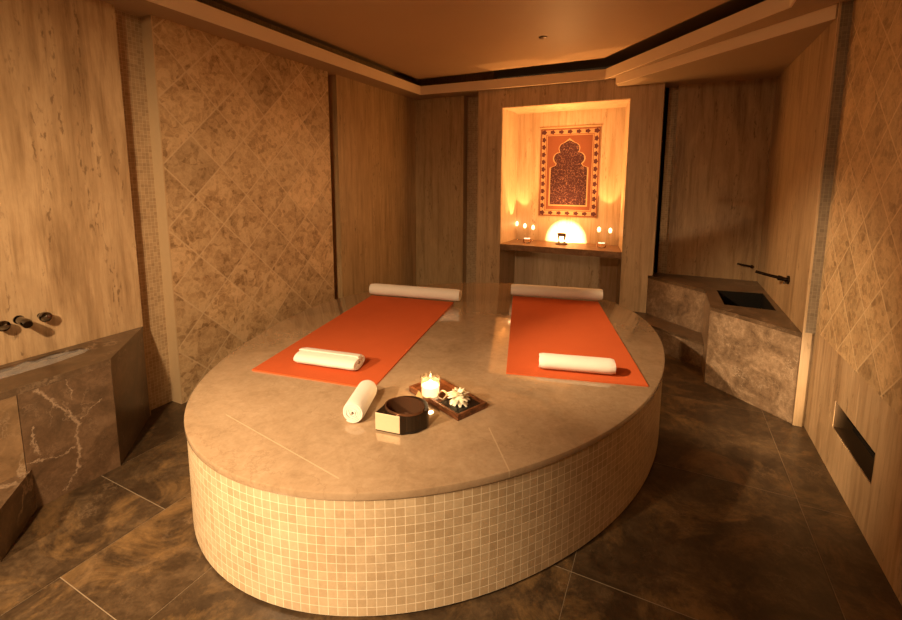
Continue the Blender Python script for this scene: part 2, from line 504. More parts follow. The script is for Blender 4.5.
# ------------------------------------------------------------------ left wall
wl = struct(obj('wall_left', box(bmesh.new(), -3.12, -2.975, YF, 5.3, 0, 2.75), M['slot_mosaic']))
obj('travertine_panel', box(bmesh.new(), -2.975, -2.91, YF, 1.562, 0, ZS), M['trav'], wl)
bm = bmesh.new()
box(bm, -2.975, XL, 1.745, 3.29, 0, ZS)
obj('diamond_tile_panel', bm, M['dia_l'], wl)
bm = bmesh.new()
box(bm, -2.975, XL - .004, 1.739, 1.745, 0, ZS)
box(bm, XL - .004, XL + .0015, 1.739, 1.747, 0, ZS)
obj('edge_strip', bm, M['edge'], wl)
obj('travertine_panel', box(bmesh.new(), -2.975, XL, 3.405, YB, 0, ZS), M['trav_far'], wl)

# ------------------------------------------------------------------ back wall with the niche
wb = struct(obj('wall_back', box(bmesh.new(), -3.0, -1.9, 4.97, 5.1, 0, 2.75), M['slot_mosaic']))
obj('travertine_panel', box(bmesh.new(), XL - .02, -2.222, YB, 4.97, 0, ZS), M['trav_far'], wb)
NX0, NX1, NZ, NY, FY = -1.690, -.397, 2.293, 5.2, 4.70
bm = bmesh.new()
prism(bm, [(-1.976, FY), (NX0, FY), (-1.672, NY), (-1.976, NY)], 0, ZS)
prism(bm, [(NX1, FY), (-.105, FY), (-.105, NY), (-.478, NY)], 0, ZS)
prism(bm, [(NX0, FY), (NX1, FY), (-.478, NY), (-1.672, NY)], NZ, ZS)
obj('niche_frame', bm, M['trav_frame'], wb)
obj('niche_back', box(bmesh.new(), -1.976, -.10, NY, NY + .08, 0, ZS), M['trav_niche'], wb)
bm = bmesh.new()                                            # pale lining of the niche sides and head, 3 mm thick
for a, b in (((NX0, FY + .012), (-1.672, NY)), ((NX1, FY + .012), (-.478, NY))):
    s = 1 if a[0] < -1 else -1
    prism(bm, [a, b, (b[0] + s * .003, b[1]), (a[0] + s * .003, a[1])], .80, NZ - .004)
prism(bm, [(NX0, FY + .012), (NX1, FY + .012), (-.478, NY), (-1.672, NY)], NZ - .004, NZ - .0005)
obj('niche_lining', bm, M['trav_niche'], wb)
obj('slot_lining', box(bmesh.new(), -.070, .012, 4.94, 5.17, 0, ZS), M['slot_mosaic'], wb)
obj('slot_shade_backing', box(bmesh.new(), -.105, -.070, 5.16, 5.20, 0, ZS), M['recess_dark'], wb)  # added near-black backing, stands in for shade beside the niche frame
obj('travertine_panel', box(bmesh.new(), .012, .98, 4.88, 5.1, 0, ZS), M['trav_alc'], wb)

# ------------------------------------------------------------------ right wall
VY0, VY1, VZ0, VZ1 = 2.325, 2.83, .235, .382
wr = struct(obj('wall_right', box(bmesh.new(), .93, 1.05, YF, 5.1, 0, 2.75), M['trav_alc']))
obj('diamond_tile_panel', box(bmesh.new(), XR, .93, YF, 3.28, .622, ZS), M['dia_r'], wr)
bm = bmesh.new()
box(bm, XR, .93, YF, VY0, 0, .622)
box(bm, XR, .93, VY1, 3.28, 0, .622)
box(bm, XR, .93, VY0, VY1, 0, VZ0)
box(bm, XR, .93, VY0, VY1, VZ1, .622)
obj('travertine_base', bm, M['trav'], wr)
obj('travertine_panel', box(bmesh.new(), .775, .93, 3.285, 4.88, 0, ZS), M['trav_alc'], wr)
bm = bmesh.new()
box(bm, .785, XR, 3.272, 3.285, .60, ZS)
obj('mosaic_strip', bm, M['strip_mosaic'], wr)
bm = bmesh.new()
box(bm, .774, .785, 3.272, 3.285, 0, ZS)
box(bm, .785, .820, 3.272, 3.285, 0, .60)
obj('edge_strip', bm, M['trav_frame'], wr)

# front wall, behind the camera
struct(obj('wall_front', box(bmesh.new(), -3.1, 1.05, YF - .1, YF, 0, 2.75), M['trav']))

# ------------------------------------------------------------------ ceiling, soffits and fascias
IN = [(-2.675, -1.35), (.553, -1.35), (.553, 3.245), (-.628, 4.675), (-2.66, 4.60)]
raft = [(-2.67, -1.35), (.57, -1.35), (.57, 3.12), (-.633, 4.53), (-2.66, 4.555)]
ce = struct(obj('ceiling', prism(bmesh.new(), raft, 2.650, 2.70), M['ceil']))
obj('cove_slab', box(bmesh.new(), -3.1, 1.05, YF - .1, 5.3, 2.75, 2.82), M['cove'], ce)
bm = bmesh.new()
prism(bm, [(-3.0, YF), IN[0], IN[4], (-3.0, 5.0)], ZS, 2.576)
prism(bm, [(-3.0, 5.0), IN[4], IN[3], (.95, 5.0)], ZS, 2.576)
prism(bm, [(.95, 5.0), IN[3], IN[2], (.95, 3.245)], ZS, 2.576)
prism(bm, [(.95, 3.245), IN[2], IN[1], (.95, YF)], ZS, 2.576)
prism(bm, [(.95, YF), IN[1], IN[0], (-3.0, YF)], ZS, 2.576)
obj('soffit', bm, M['plaster'], ce)
def ring(bm, pts, w, z0, z1):
    n = len(pts)
    cx = sum(p[0] for p in pts) / n
    cy = sum(p[1] for p in pts) / n
    def inset(i):
        a, b, c = Vector(pts[i - 1]), Vector(pts[i]), Vector(pts[(i + 1) % n])
        d1, d2 = (b - a).normalized(), (c - b).normalized()
        n1, n2 = Vector((-d1.y, d1.x)), Vector((-d2.y, d2.x))
        k = (n1 + n2).normalized()
        return b + k * (w / max(.3, k.dot(n1)))
    ins = [inset(i) for i in range(n)]
    for i in range(n):
        j = (i + 1) % n
        prism(bm, [pts[i], pts[j], tuple(ins[j]), tuple(ins[i])], z0, z1)
bm = bmesh.new()
ring(bm, IN, .012, ZS - .002, 2.580)
obj('fascia', bm, M['fascia'], ce)
AL = [(-.515, 4.568), (.774, 3.30), (.774, 3.286), (.95, 3.286), (.95, 4.95), (-.105, 4.95), (-.105, 4.70), (-.515, 4.70)]
obj('corner_soffit', prism(bmesh.new(), AL, ZA, ZS - .001), M['plaster'], ce)
a, b = Vector(AL[0]), Vector((.774, 3.30))
d = (b - a).normalized()
nn = Vector((d.y, -d.x)) * .010
obj('corner_fascia', prism(bmesh.new(), [tuple(a), tuple(b), tuple(b + nn), tuple(a + nn)], ZA - .001, ZS - .001), M['fascia'], ce)
sd = tag(obj('smoke_detector', lathe(bmesh.new(), [(0, 2.652), (.034, 2.652), (.034, 2.646), (.022, 2.640), (0, 2.640)], -.993, 3.69, 24), M['bronze'], smooth=40),
         'small round dark disc set in the ceiling above the platform', 'ceiling disc')

# ------------------------------------------------------------------ heated platform in the middle
BC = (-1.24, 2.62)
def outline(n, inset=0.0):
    p = [1.634, 1.287, 1.485, -.010, .007, -.009, .024, .001, -.014]
    out = []
    for i in range(n):
        th = 2 * PI * i / n
        tt = th - p[2]
        r = p[0] * p[1] / math.sqrt((p[1] * math.cos(tt)) ** 2 + (p[0] * math.sin(tt)) ** 2)
        m = 1
        for k, h in enumerate((1, 3, 4)):
            m += p[3 + 2 * k] * math.cos(h * th) + p[4 + 2 * k] * math.sin(h * th)
        r = r * m - inset
        out.append((BC[0] + r * math.cos(th), BC[1] + r * math.sin(th)))
    return out
HB = .48
plat = thing('massage_platform', 'large oval beige stone platform with mosaic sides in the middle of the room', 'platform', (BC[0], BC[1], 0))
N = 192
def shell(bm, rows):
    """rows: (inset, z); caps top and bottom"""
    rs = []
    for ins, z in rows:
        rs.append([bm.verts.new((x, y, z)) for x, y in outline(N, ins)])
    for a, b in zip(rs, rs[1:]):
        for i in range(N):
            bm.faces.new((a[i], a[(i + 1) % N], b[(i + 1) % N], b[i]))
    bm.faces.new(rs[0][::-1])
    bm.faces.new(rs[-1])
    return bm
obj('top_slab', shell(bmesh.new(), [(.002, HB - .030), (-.002, HB - .028), (-.003, HB - .006), (-.001, HB - .002), (.003, HB)]), M['slab'], plat, smooth=35)
bm = bmesh.new()
shell(bm, [(.004, .012), (.004, HB - .029)])
uv = bm.loops.layers.uv.new('UVMap')
arc = [0.0]
ol = outline(N, .004)
for i in range(N):
    a, b = ol[i], ol[(i + 1) % N]
    arc.append(arc[-1] + math.hypot(b[0] - a[0], b[1] - a[1]))
bm.verts.index_update()
for f in bm.faces:
    ids = [l.vert.index % N for l in f.loops]
    for l in f.loops:
        k = l.vert.index % N
        if k == 0 and N - 1 in ids:
            k = N
        l[uv].uv = (arc[k], l.vert.co.z - .012)
obj('mosaic_side', bm, M['bed_mosaic'], plat, smooth=35)
obj('plinth', shell(bmesh.new(), [(.04, 0), (.04, .013)]), M['plinth'], plat)

# ------------------------------------------------------------------ towels and mats
def quad_mat(c, label):
    z0, z1 = HB, HB + .007
    bm = bmesh.new()
    nx, ny = 10, 24
    c = [Vector((x, y, 0)) for x, y in c]
    g = [[None] * (ny + 1) for _ in range(nx + 1)]
    for i in range(nx + 1):
        for j in range(ny + 1):
            s, t = i / nx, j / ny
            p = c[0].lerp(c[1], s).lerp(c[3].lerp(c[2], s), t)
            lift = .0012 * noise.noise(Vector((p.x * 4, p.y * 3, 0)))
            g[i][j] = bm.verts.new((p.x, p.y, z1 + abs(lift)))
    for i in range(nx):
        for j in range(ny):
            bm.faces.new((g[i][j], g[i + 1][j], g[i + 1][j + 1], g[i][j + 1]))
    be = [e for e in bm.edges if e.is_boundary]
    r = bmesh.ops.extrude_edge_only(bm, edges=be)
    vs = [v for v in r['geom'] if isinstance(v, bmesh.types.BMVert)]
    for v in vs:
        v.co.z = z0
    be = [e for e in bm.edges if e.is_boundary]
    bmesh.ops.contextual_create(bm, geom=be)
    o = obj('massage_mat', bm, M['mat'], smooth=40)
    return tag(o, label, 'mat', 'orange mats on the platform')
quad_mat([(-1.972, 1.582), (-1.258, 1.693), (-1.588, 3.29), (-2.335, 3.16)], 'orange mat on the left half of the platform beside the diamond tiled wall')
quad_mat([(-.728, 2.160), (-.039, 2.336), (-.495, 3.86), (-1.205, 3.72)], 'orange mat on the right half of the platform nearer the corner basin')

def towel_roll(name, label, p0, p1, rx, rz, z, turns=4.5, start=.5, group=None, flap=0.0, core=.2, skew=0.0):
    """a towel rolled into a spiral of cross-section rx by rz, lying from p0 to p1 (centre line on the ground plane)"""
    p0, p1 = Vector((*p0, 0)), Vector((*p1, 0))
    d = (p1 - p0)
    L = d.length
    d.normalize()
    u = Vector((-d.y, d.x, 0))
    n = int(turns * 28)
    th = (1 - core) / (turns)                 # layer pitch in relative radius
    prof = []
    for i in range(n + 1):
        a = 2 * PI * (start + turns * i / n)
        r1 = core + (1 - core) * i / n
        prof.append((a, r1, r1 - th * .80))
    nl = 22
    bm = bmesh.new()
    rows = []
    for k in range(nl + 1):
        s = k / nl
        e = min(s, 1 - s) * L
        rnd = 1 - .10 * max(0, 1 - e / .02) ** 2       # softened ends
        row = []
        for a, ro, ri in prof:
            pr = []
            for rr in (ro, ri):
                rr = max(rr, .01) * rnd
                w = 1 + .022 * noise.noise(Vector((s * L * 14, a * 1.3, rr * 5 + L)))
                x = math.cos(a) * rx * rr * w
                y = math.sin(a) * rz * rr * w
                off = .004 * noise.noise(Vector((a * .7, 3.1, L * 9))) if k in (0, nl) else 0
                y = max(y, -rz)
                pr.append(bm.verts.new(p0 + d * (s * L + off + skew * y * (1 if k == nl else 0)) + u * x + Vector((0, 0, z + rz + y))))
            row.append(pr)
        rows.append(row)
    for k in range(nl):
        A, B = rows[k], rows[k + 1]
        for i in range(n):
            bm.faces.new((A[i][0], A[i + 1][0], B[i + 1][0], B[i][0]))
            bm.faces.new((A[i + 1][1], A[i][1], B[i][1], B[i + 1][1]))
        bm.faces.new((A[0][0], B[0][0], B[0][1], A[0][1]))
        bm.faces.new((A[n][1], B[n][1], B[n][0], A[n][0]))
    for row in (rows[0], rows[-1]):
        for i in range(n):
            bm.faces.new((row[i][0], row[i][1], row[i + 1][1], row[i + 1][0]))
    o = obj(name, bm, M['towel'], smooth=50)
    return tag(o, label, 'towel', group)

G = 'white rolled towels on the platform'
ZT = HB + .0072
def along(a, b, o):
    """shift the line a-b sideways (away from the viewer) by o"""
    dx, dy = b[0] - a[0], b[1] - a[1]
    L = math.hypot(dx, dy)
    nx, ny = -dy / L * o, dx / L * o
    return (a[0] + nx, a[1] + ny), (b[0] + nx, b[1] + ny)
towel_roll('rolled_towel', 'long white rolled towel across the far end of the left orange mat', *along((-2.345, 3.127), (-1.535, 3.275), .055), .058, .056, ZT, 4.5, .60, G)
towel_roll('rolled_towel', 'long white rolled towel across the far end of the right orange mat', *along((-1.215, 3.680), (-.455, 3.845), .055), .058, .056, ZT, 4.5, .60, G)
towel_roll('rolled_towel', 'flat rolled white towel near the front of the left orange mat', *along((-1.800, 1.700), (-1.436, 1.760), .074), .080, .040, ZT, 3.0, .26, G, core=.25)
towel_roll('rolled_towel', 'short white rolled towel near the front of the right orange mat', *along((-.575, 2.255), (-.196, 2.350), .055), .060, .043, ZT, 3.0, .78, G, core=.25)
towel_roll('rolled_towel', 'small white towel roll standing alone left of the brass fronted bowl', (-1.145, 1.397), (-1.226, 1.612), .052, .050, HB, 5.0, .85, G)

# ------------------------------------------------------------------ bowl with a brass front
bowl = thing('ritual_bowl', 'dark bronze bowl with flat brass front and open round top', 'bowl', (-.941, 1.486, HB))
def bowl_outline():
    pts = [(-1.027, 1.399), (-.915, 1.414), (-.866, 1.462), (-.846, 1.505)]
    cx, cy, r = -.940, 1.493, .096
    for a in range(20, 215, 15):
        t = math.radians(a)
        pts.append((cx + r * math.cos(t), cy + r * math.sin(t)))
    return pts
bo = bowl_outline()
cir = [(-.941 + .083 * math.cos(2 * PI * i / 32), 1.486 + .066 * math.sin(2 * PI * i / 32)) for i in range(32)]
b1 = obj('body', slab_hole(bmesh.new(), bo, cir, HB + .004, HB + .083), M['bowl'], bowl)
bevel(b1, .002, 2)
obj('bowl_floor', prism(bmesh.new(), [(-.941 + (x + .941) * 1.02, 1.486 + (y - 1.486) * 1.02) for x, y in cir], HB + .008, HB + .0125), M['black'], bowl)
obj('foot', prism(bmesh.new(), [(-.941 + (x + .941) * .9, 1.486 + (y - 1.486) * .9) for x, y in bo], HB, HB + .0045), M['black'], bowl)
bm = bmesh.new()
sc = lambda k, z: [bm.verts.new((-.941 + (x + .941) * k, 1.486 + (y - 1.486) * k, z)) for x, y in cir]
a1, a2, b2, b3 = sc(.985, HB + .012), sc(.998, HB + .092), sc(1.06, HB + .092), sc(1.06, HB + .082)
rings = [a1, a2, b2, b3]
for p, q in zip(rings, rings[1:]):
    for i in range(32):
        bm.faces.new((p[i], p[(i + 1) % 32], q[(i + 1) % 32], q[i]))
obj('lining', bm, M['bowl_in'], bowl, smooth=40)
dx, dy = bo[1][0] - bo[0][0], bo[1][1] - bo[0][1]
L = math.hypot(dx, dy)
nx, ny = dy / L, -dx / L
e0, e1 = bo[0], (bo[0][0] + dx * .97, bo[0][1] + dy * .97)
bevel(obj('front_plate', prism(bmesh.new(), [e0, e1, (e1[0] + nx * .004, e1[1] + ny * .004), (e0[0] + nx * .004, e0[1] + ny * .004)], HB + .010, HB + .083), M['brass'], bowl), .001, 1)

# ------------------------------------------------------------------ tray, candle, flower
F, Rr = Vector((-.756, 1.616, 0)), Vector((-.687, 1.778, 0))
sv = (Rr - F)
lv = Vector((-sv.y, sv.x, 0)).normalized() * .36
tray = thing('wooden_tray', 'dark red wooden tray holding the candle and white flower', 'tray', (*(F + sv * .5 + lv * .5).xy, HB))
def tp(s, l):
    p = F + sv * s + lv * l
    return (p.x, p.y)
def rect(s0, s1, l0, l1):
    return [tp(s0, l0), tp(s1, l0), tp(s1, l1), tp(s0, l1)]
obj('tray_floor', prism(bmesh.new(), rect(0.02, .98, .01, .99), HB + .004, HB + .011), M['wood'], tray)
k1, k2 = .012 / sv.length, .012 / .36
for r in (rect(0, 1, 0, k2), rect(0, 1, 1 - k2, 1), rect(0, k1, k2, 1 - k2), rect(1 - k1, 1, k2, 1 - k2)):
    bevel(obj('rim', prism(bmesh.new(), r, HB, HB + .028), M['wood'], tray), .002, 2)

CX, CY, CZ = -.957, 1.738, HB + .0112
can = thing('candle_glass', 'lit candle in a clear glass tumbler on the wooden tray', 'candle', (CX, CY, CZ))
GH, GR = .098, .050
bm = bmesh.new()
seg = 48
def fl(i, z):
    return 1 + (.018 * math.cos(i * 2 * PI / seg * 16) if z < CZ + .06 else 0)
prof = [(.043, CZ), (.044, CZ + .02), (.046, CZ + .058), (.047, CZ + .062), (GR, CZ + GH), (GR - .0025, CZ + GH), (.0435, CZ + .06), (.042, CZ + .012), (.0, CZ + .012)]
rs = []
for j, (r, z) in enumerate(prof[:-1]):
    rs.append([bm.verts.new((CX + r * (fl(i, z) if j < 4 else 1) * math.cos(2 * PI * i / seg), CY + r * (fl(i, z) if j < 4 else 1) * math.sin(2 * PI * i / seg), z)) for i in range(seg)])
for a, b in zip(rs, rs[1:]):
    for i in range(seg):
        bm.faces.new((a[i], a[(i + 1) % seg], b[(i + 1) % seg], b[i]))
bm.faces.new(rs[0][::-1])
bm.faces.new(rs[-1])
obj('tumbler', bm, M['glass'], can, smooth=40)
obj('wax', lathe(bmesh.new(), [(0, CZ + .014), (.040, CZ + .014), (.0415, CZ + .058), (.037, CZ + .060), (0, CZ + .058)], CX, CY, 32), M['wax'], can, smooth=40)
obj('wick', tube(bmesh.new(), [(CX, CY, CZ + .057), (CX + .001, CY, CZ + .068)], .0013, 8), M['wick'], can)
obj('flame', lathe(bmesh.new(), [(0, CZ + .064), (.004, CZ + .067), (.005, CZ + .072), (.003, CZ + .080), (0, CZ + .088)], CX, CY, 16), M['flame'], can, smooth=True)

fx, fy = tp(.50, .255)
pz = HB + .0112
o = tag(obj('stone_plate', prism(bmesh.new(), rect(.10, .90, .05, .43), pz, pz + .009), M['black']), 'square black slate plate on the tray under the white flower', 'plate')
bevel(o, .002, 2)
flw = thing('flower', 'ivory white flower head with curled petals on the tray', 'flower', (fx, fy, pz + .009))
fz = pz + .009
bm = bmesh.new()
def petal(bm, base, yaw, pitch, ln, wd, curl):
    rows = []
    for k in range(6):
        s = k / 5
        pt = pitch - curl * s
        if k == 0:
            x, z = 0.0, 0.0
        else:
            x += ln / 5 * math.cos(pt)
            z += ln / 5 * math.sin(pt)
        w = wd * (math.sin(PI * min(.93, .12 + .86 * s)) ** .7)
        row = []
        for t in (-1, 0, 1):
            lx, ly, lz = x, t * w, z + abs(t) * w * .35
            row.append(Vector((base[0] + lx * math.cos(yaw) - ly * math.sin(yaw), base[1] + lx * math.sin(yaw) + ly * math.cos(yaw), base[2] + lz)))
        rows.append(row)
    top = [[bm.verts.new(p) for p in r] for r in rows]
    bot = [[bm.verts.new(p - Vector((0, 0, .0012))) for p in r] for r in rows]
    for k in range(5):
        for t in range(2):
            bm.faces.new((top[k][t], top[k][t + 1], top[k + 1][t + 1], top[k + 1][t]))
            bm.faces.new((bot[k][t + 1], bot[k][t], bot[k + 1][t], bot[k + 1][t + 1]))
        for t in (0, 2):
            bm.faces.new((top[k][t], top[k + 1][t], bot[k + 1][t], bot[k][t]))
    bm.faces.new([top[5][0], top[5][1], top[5][2], bot[5][2], bot[5][1], bot[5][0]])
rnd = random.Random(3)
for ringn, (cnt, pit, ln, wd, h) in enumerate(((11, .15, .056, .012, .015), (11, .50, .056, .012, .022), (10, .85, .053, .0115, .027), (8, 1.15, .046, .010, .028), (6, 1.40, .042, .009, .030))):
    for i in range(cnt):
        petal(bm, (fx, fy, fz + h), 2 * PI * (i + .37 * ringn) / cnt + rnd.uniform(-.15, .15), pit + rnd.uniform(-.12, .12), ln * rnd.uniform(.85, 1.12), wd, rnd.uniform(.5, 1.2))
obj('petals', bm, M['petal'], flw, smooth=True)
obj('flower_heart', lathe(bmesh.new(), [(0, fz), (.024, fz + .002), (.030, fz + .018), (.020, fz + .036), (0, fz + .042)], fx, fy, 18), M['petal'], flw, smooth=True)
# curled vine ring and the small leaf beside the candle
px, py = -.896, 1.737
pts = []
for i in range(41):
    a = 2 * PI * i / 40 * 1.6
    pts.append((px + .020 * math.cos(a) + .004 * math.sin(3 * a), py + .008 * math.sin(a) + .0003 * i, pz + .021 + .018 * math.sin(a) * (1 - i * .004)))
tag(obj('vine_curl', tube(bmesh.new(), pts, .0026, 8), M['twine'], smooth=True), 'curled pale dry vine beside the white flower on the tray', 'vine')
lx, ly = -.999, 1.712
bm = bmesh.new()
vs = [bm.verts.new(p) for p in ((lx - .024, ly - .004, pz), (lx + .022, ly - .010, pz), (lx + .010, ly + .014, pz), (lx - .008, ly + .002, pz + .034))]
for q in ((0, 2, 1), (0, 1, 3), (1, 2, 3), (2, 0, 3)):
    bm.faces.new([vs[i] for i in q])
tag(bevel(obj('dried_leaf', bm, M['leaf']), .002, 2, 20), 'small folded golden leaf on the tray in front of the candle', 'leaf')

# ------------------------------------------------------------------ left basin with step and taps
TL = -2.522
lb = thing('stone_basin', 'brown marble basin with cut corner along the left wall under the taps', 'basin', (-2.7, .4, 0))
outer = [(TL, -1.2), (TL, 1.186), (-2.909, 1.560), (-2.909, -1.2)]
hole = [(-2.865, -.9), (-2.715, -.9), (-2.705, 1.02), (-2.735, 1.17), (-2.775, 1.215), (-2.83, 1.20), (-2.865, 1.12)]
obj('counter_top', slab_hole(bmesh.new(), outer, hole, .560, .592), M['marble'], lb)
bm = bmesh.new()
inn = [(x * .98 - .053, y) for x, y in hole]
slab_hole(bm, [(TL - .004, -1.2), (TL - .004, 1.184), (-2.908, 1.556), (-2.908, -1.2)], hole, .12, .5601)
prism(bm, [(TL - .004, -1.2), (TL - .004, 1.184), (-2.908, 1.556), (-2.908, -1.2)], 0, .12)
obj('body', bm, M['marble'], lb)
obj('front_panel', box(bmesh.new(), TL - .0038, TL - .0005, .818, 1.184, 0, .5595), M['marble_panel'], lb)
obj('front_panel', box(bmesh.new(), TL - .0038, TL - .0005, -1.2, .815, .198, .5595), M['marble_gold'], lb)
obj('step', prism(bmesh.new(), [(TL, .834), (-2.285, .630), (-2.285, -1.2), (TL, -1.2)], 0, .198), M['marble'], lb)

def water_mat():
    t = NT('clear_water')
    tr = t.n('BsdfTransparent', {'Color': c4(.80, .74, .68)})
    gl = t.n('BsdfGlossy', {'Color': c4(1, 1, 1), 'Roughness': .04})
    fr = t.n('Fresnel', {'IOR': 1.4})
    mx = t.n('MixShader', {0: t.math('ADD', t.math('MULTIPLY', fr.outputs[0], .9), .26, clamp=True), 1: tr.outputs[0], 2: gl.outputs[0]})
    df = t.n('BsdfDiffuse', {'Color': c4(.52, .49, .47)})
    m2 = t.n('MixShader', {0: .35, 1: mx.outputs[0], 2: df.outputs[0]})
    t.put(t.o.inputs['Surface'], m2.outputs[0])
    return t.m
bm = bmesh.new()
nx, ny = 18, 150
grid = [[None] * (ny + 1) for _ in range(nx + 1)]
for i in range(nx + 1):
    for j in range(ny + 1):
        x = -2.872 + .170 * i / nx
        y = -.9 + 2.118 * j / ny
        h = noise.noise(Vector((x * 22, y * 20, 0))) * .010 + noise.noise(Vector((x * 45, y * 45, 4))) * .004
        # keep to the rounded end of the basin
        t = max(0.0, (y - 1.02) / .195)
        half = .5 * .168 * math.sqrt(max(0.0, 1 - t * t))
        xx = -2.787 + max(-half, min(half, x + 2.787))
        grid[i][j] = bm.verts.new((xx, y, .583 + h))
for i in range(nx):
    for j in range(ny):
        bm.faces.new((grid[i][j], grid[i + 1][j], grid[i + 1][j + 1], grid[i][j + 1]))
bmesh.ops.dissolve_degenerate(bm, dist=1e-5, edges=bm.edges[:])
w = obj('water', bm, water_mat(), smooth=True)
w['kind'] = 'stuff'
tag(w, 'clear rippled water filling the marble basin on the left', 'water')

def knob(y, z, label):
    t = thing('tap_knob', label, 'tap', (-2.91, y, z), 'dark wall tap knobs over the left basin')
    obj('wall_flange', tube(bmesh.new(), [(-2.910, y, z), (-2.904, y, z)], .014, 20), M['chrome'], t, smooth=40)
    obj('handle', tube(bmesh.new(), [(-2.904, y, z), (-2.885, y, z), (-2.878, y, z), (-2.852, y, z), (-2.846, y, z), (-2.844, y, z)], [.012, .013, .023, .0265, .0245, .016], 24), M['chrome'], t, smooth=50)
knob(1.072, .797, 'dark round tap knob on left wall, nearest the mosaic corner')
knob(.909, .797, 'dark round tap knob on left wall, cut by the photo edge')
sp = thing('basin_spout', 'dark wall spout between two round tap knobs on left wall', 'spout', (-2.91, .980, .80))
obj('wall_flange', tube(bmesh.new(), [(-2.910, .985, .80), (-2.903, .985, .80)], .022, 20), M['chrome'], sp, smooth=40)
obj('pipe', tube(bmesh.new(), [(-2.905, .985, .80), (-2.86, .98, .802), (-2.82, .976, .803), (-2.79, .973, .801), (-2.775, .972, .797)], [.017, .018, .019, .022, .019], 20), M['chrome'], sp, smooth=50)

# ------------------------------------------------------------------ right corner basin with bench
P1, P2, P3, P4 = (.319, 3.708), (.774, 3.286), (.316, 4.270), (-.147, 4.699)
rb = thing('corner_basin', 'brown marble corner basin block with sunken sink in the far right corner', 'basin', (.4, 4.2, 0))
outer = [P1, P2, (.774, 4.879), (-.104, 4.879), (-.104, 4.699), P4, P3]
hole = [(.415, 3.815), (.735, 3.800), (.740, 4.36), (.405, 4.315)]
obj('counter_top', slab_hole(bmesh.new(), outer, hole, .562, .590), M['marble'], rb)
def shrink(p, k=.997):
    return [(.4 + (x - .4) * k, 4.3 + (y - 4.3) * k) for x, y in p]
bm = bmesh.new()
slab_hole(bm, shrink(outer), hole, .30, .5621)
prism(bm, shrink(outer), 0, .30)
obj('body', bm, M['marble_lit'], rb)
obj('sink_lining', slab_hole(bmesh.new(), hole, [(.4 + .17 + (x - .57) * .97, 4.06 + (y - 4.06) * .97) for x, y in hole], .30, .588), M['recess_dark'], rb)  # near-black lining colour carries the sink's shade
obj('sink_bottom', prism(bmesh.new(), [(.57 + (x - .57) * .97, 4.06 + (y - 4.06) * .97) for x, y in hole], .30, .306), M['recess_dark'], rb)
bpoly = [(.318, 3.985), (-.121, 4.333), (-.575, 4.698), (-.150, 4.698), (.3145, 4.268)]
bpoly2 = [(.3165, 3.987), (-.121, 4.3345), (-.573, 4.698), (-.152, 4.698), (.3135, 4.268)]
obj('step_riser', prism(bmesh.new(), bpoly2, 0, .19), M['marble_lit'], rb)
obj('step_tread', prism(bmesh.new(), bpoly, .19, .210), M['marble'], rb)

tr = thing('wall_tap', 'dark bronze spout tap on the right alcove wall over the sink', 'tap', (.775, 3.736, .831))
obj('wall_flange', tube(bmesh.new(), [(.775, 3.736, .831), (.764, 3.736, .832)], .030, 24), M['dark_metal'], tr, smooth=40)
obj('body', tube(bmesh.new(), [(.766, 3.736, .831), (.735, 3.742, .836), (.715, 3.748, .840), (.712, 3.748, .8405)], [.013, .016, .018, .014], 20), M['dark_metal'], tr, smooth=50)
obj('spout', tube(bmesh.new(), [(.716, 3.748, .840), (.66, 3.762, .850), (.585, 3.780, .866)], [.011, .0105, .0095], 18), M['dark_metal'], tr, smooth=50)
obj('lever', tube(bmesh.new(), [(.752, 3.738, .822), (.748, 3.730, .800)], [.007, .006], 12), M['dark_metal'], tr, smooth=50)
ts = thing('wall_spout', 'thin dark spout on the back wall beside the alcove corner', 'spout', (.72, 4.88, .722))
obj('wall_flange', tube(bmesh.new(), [(.722, 4.880, .724), (.722, 4.872, .724)], .016, 20), M['dark_metal'], ts, smooth=40)
obj('pipe', tube(bmesh.new(), [(.722, 4.874, .724), (.712, 4.862, .727), (.66, 4.850, .736), (.602, 4.840, .748)], [.009, .010, .009, .008], 14), M['dark_metal'], ts, smooth=50)

# ------------------------------------------------------------------ vent slot in the right wall
vent = thing('wall_vent', 'dark rectangular recessed vent low in the right wall', 'vent', (.88, (VY0 + VY1) / 2, VZ0))
bm = bmesh.new()
box(bm, .915, .929, VY0, VY1, VZ0, VZ1)
obj('back_plate', bm, M['recess_dark'], vent)
for nm, b in (('frame_bar', (XR + .004, .915, VY0, VY1, VZ0, VZ0 + .006)), ('frame_bar', (XR + .004, .915, VY0, VY1, VZ1 - .006, VZ1)),
              ('frame_bar', (XR + .004, .915, VY0, VY0 + .006, VZ0 + .006, VZ1 - .006)), ('frame_bar', (XR + .004, .915, VY1 - .006, VY1, VZ0 + .006, VZ1 - .006))):
    obj(nm, box(bmesh.new(), *b), M['bronze'], vent)
obj('louvre', box(bmesh.new(), .885, .91, VY0 + .006, VY1 - .006, .300, .304), M['recess_dark'], vent)

# ------------------------------------------------------------------ niche shelf and what stands on it
SZ = .802
sh = tag(obj('niche_shelf', prism(bmesh.new(), [(NX0 + .002, FY - .006), (NX1 - .002, FY - .006), (-.482, NY - .002), (-1.670, NY - .002)], SZ - .066, SZ), M['marble_shelf']),
         'brown marble shelf slab across the glowing wall niche', 'shelf')
bevel(sh, .003, 2)

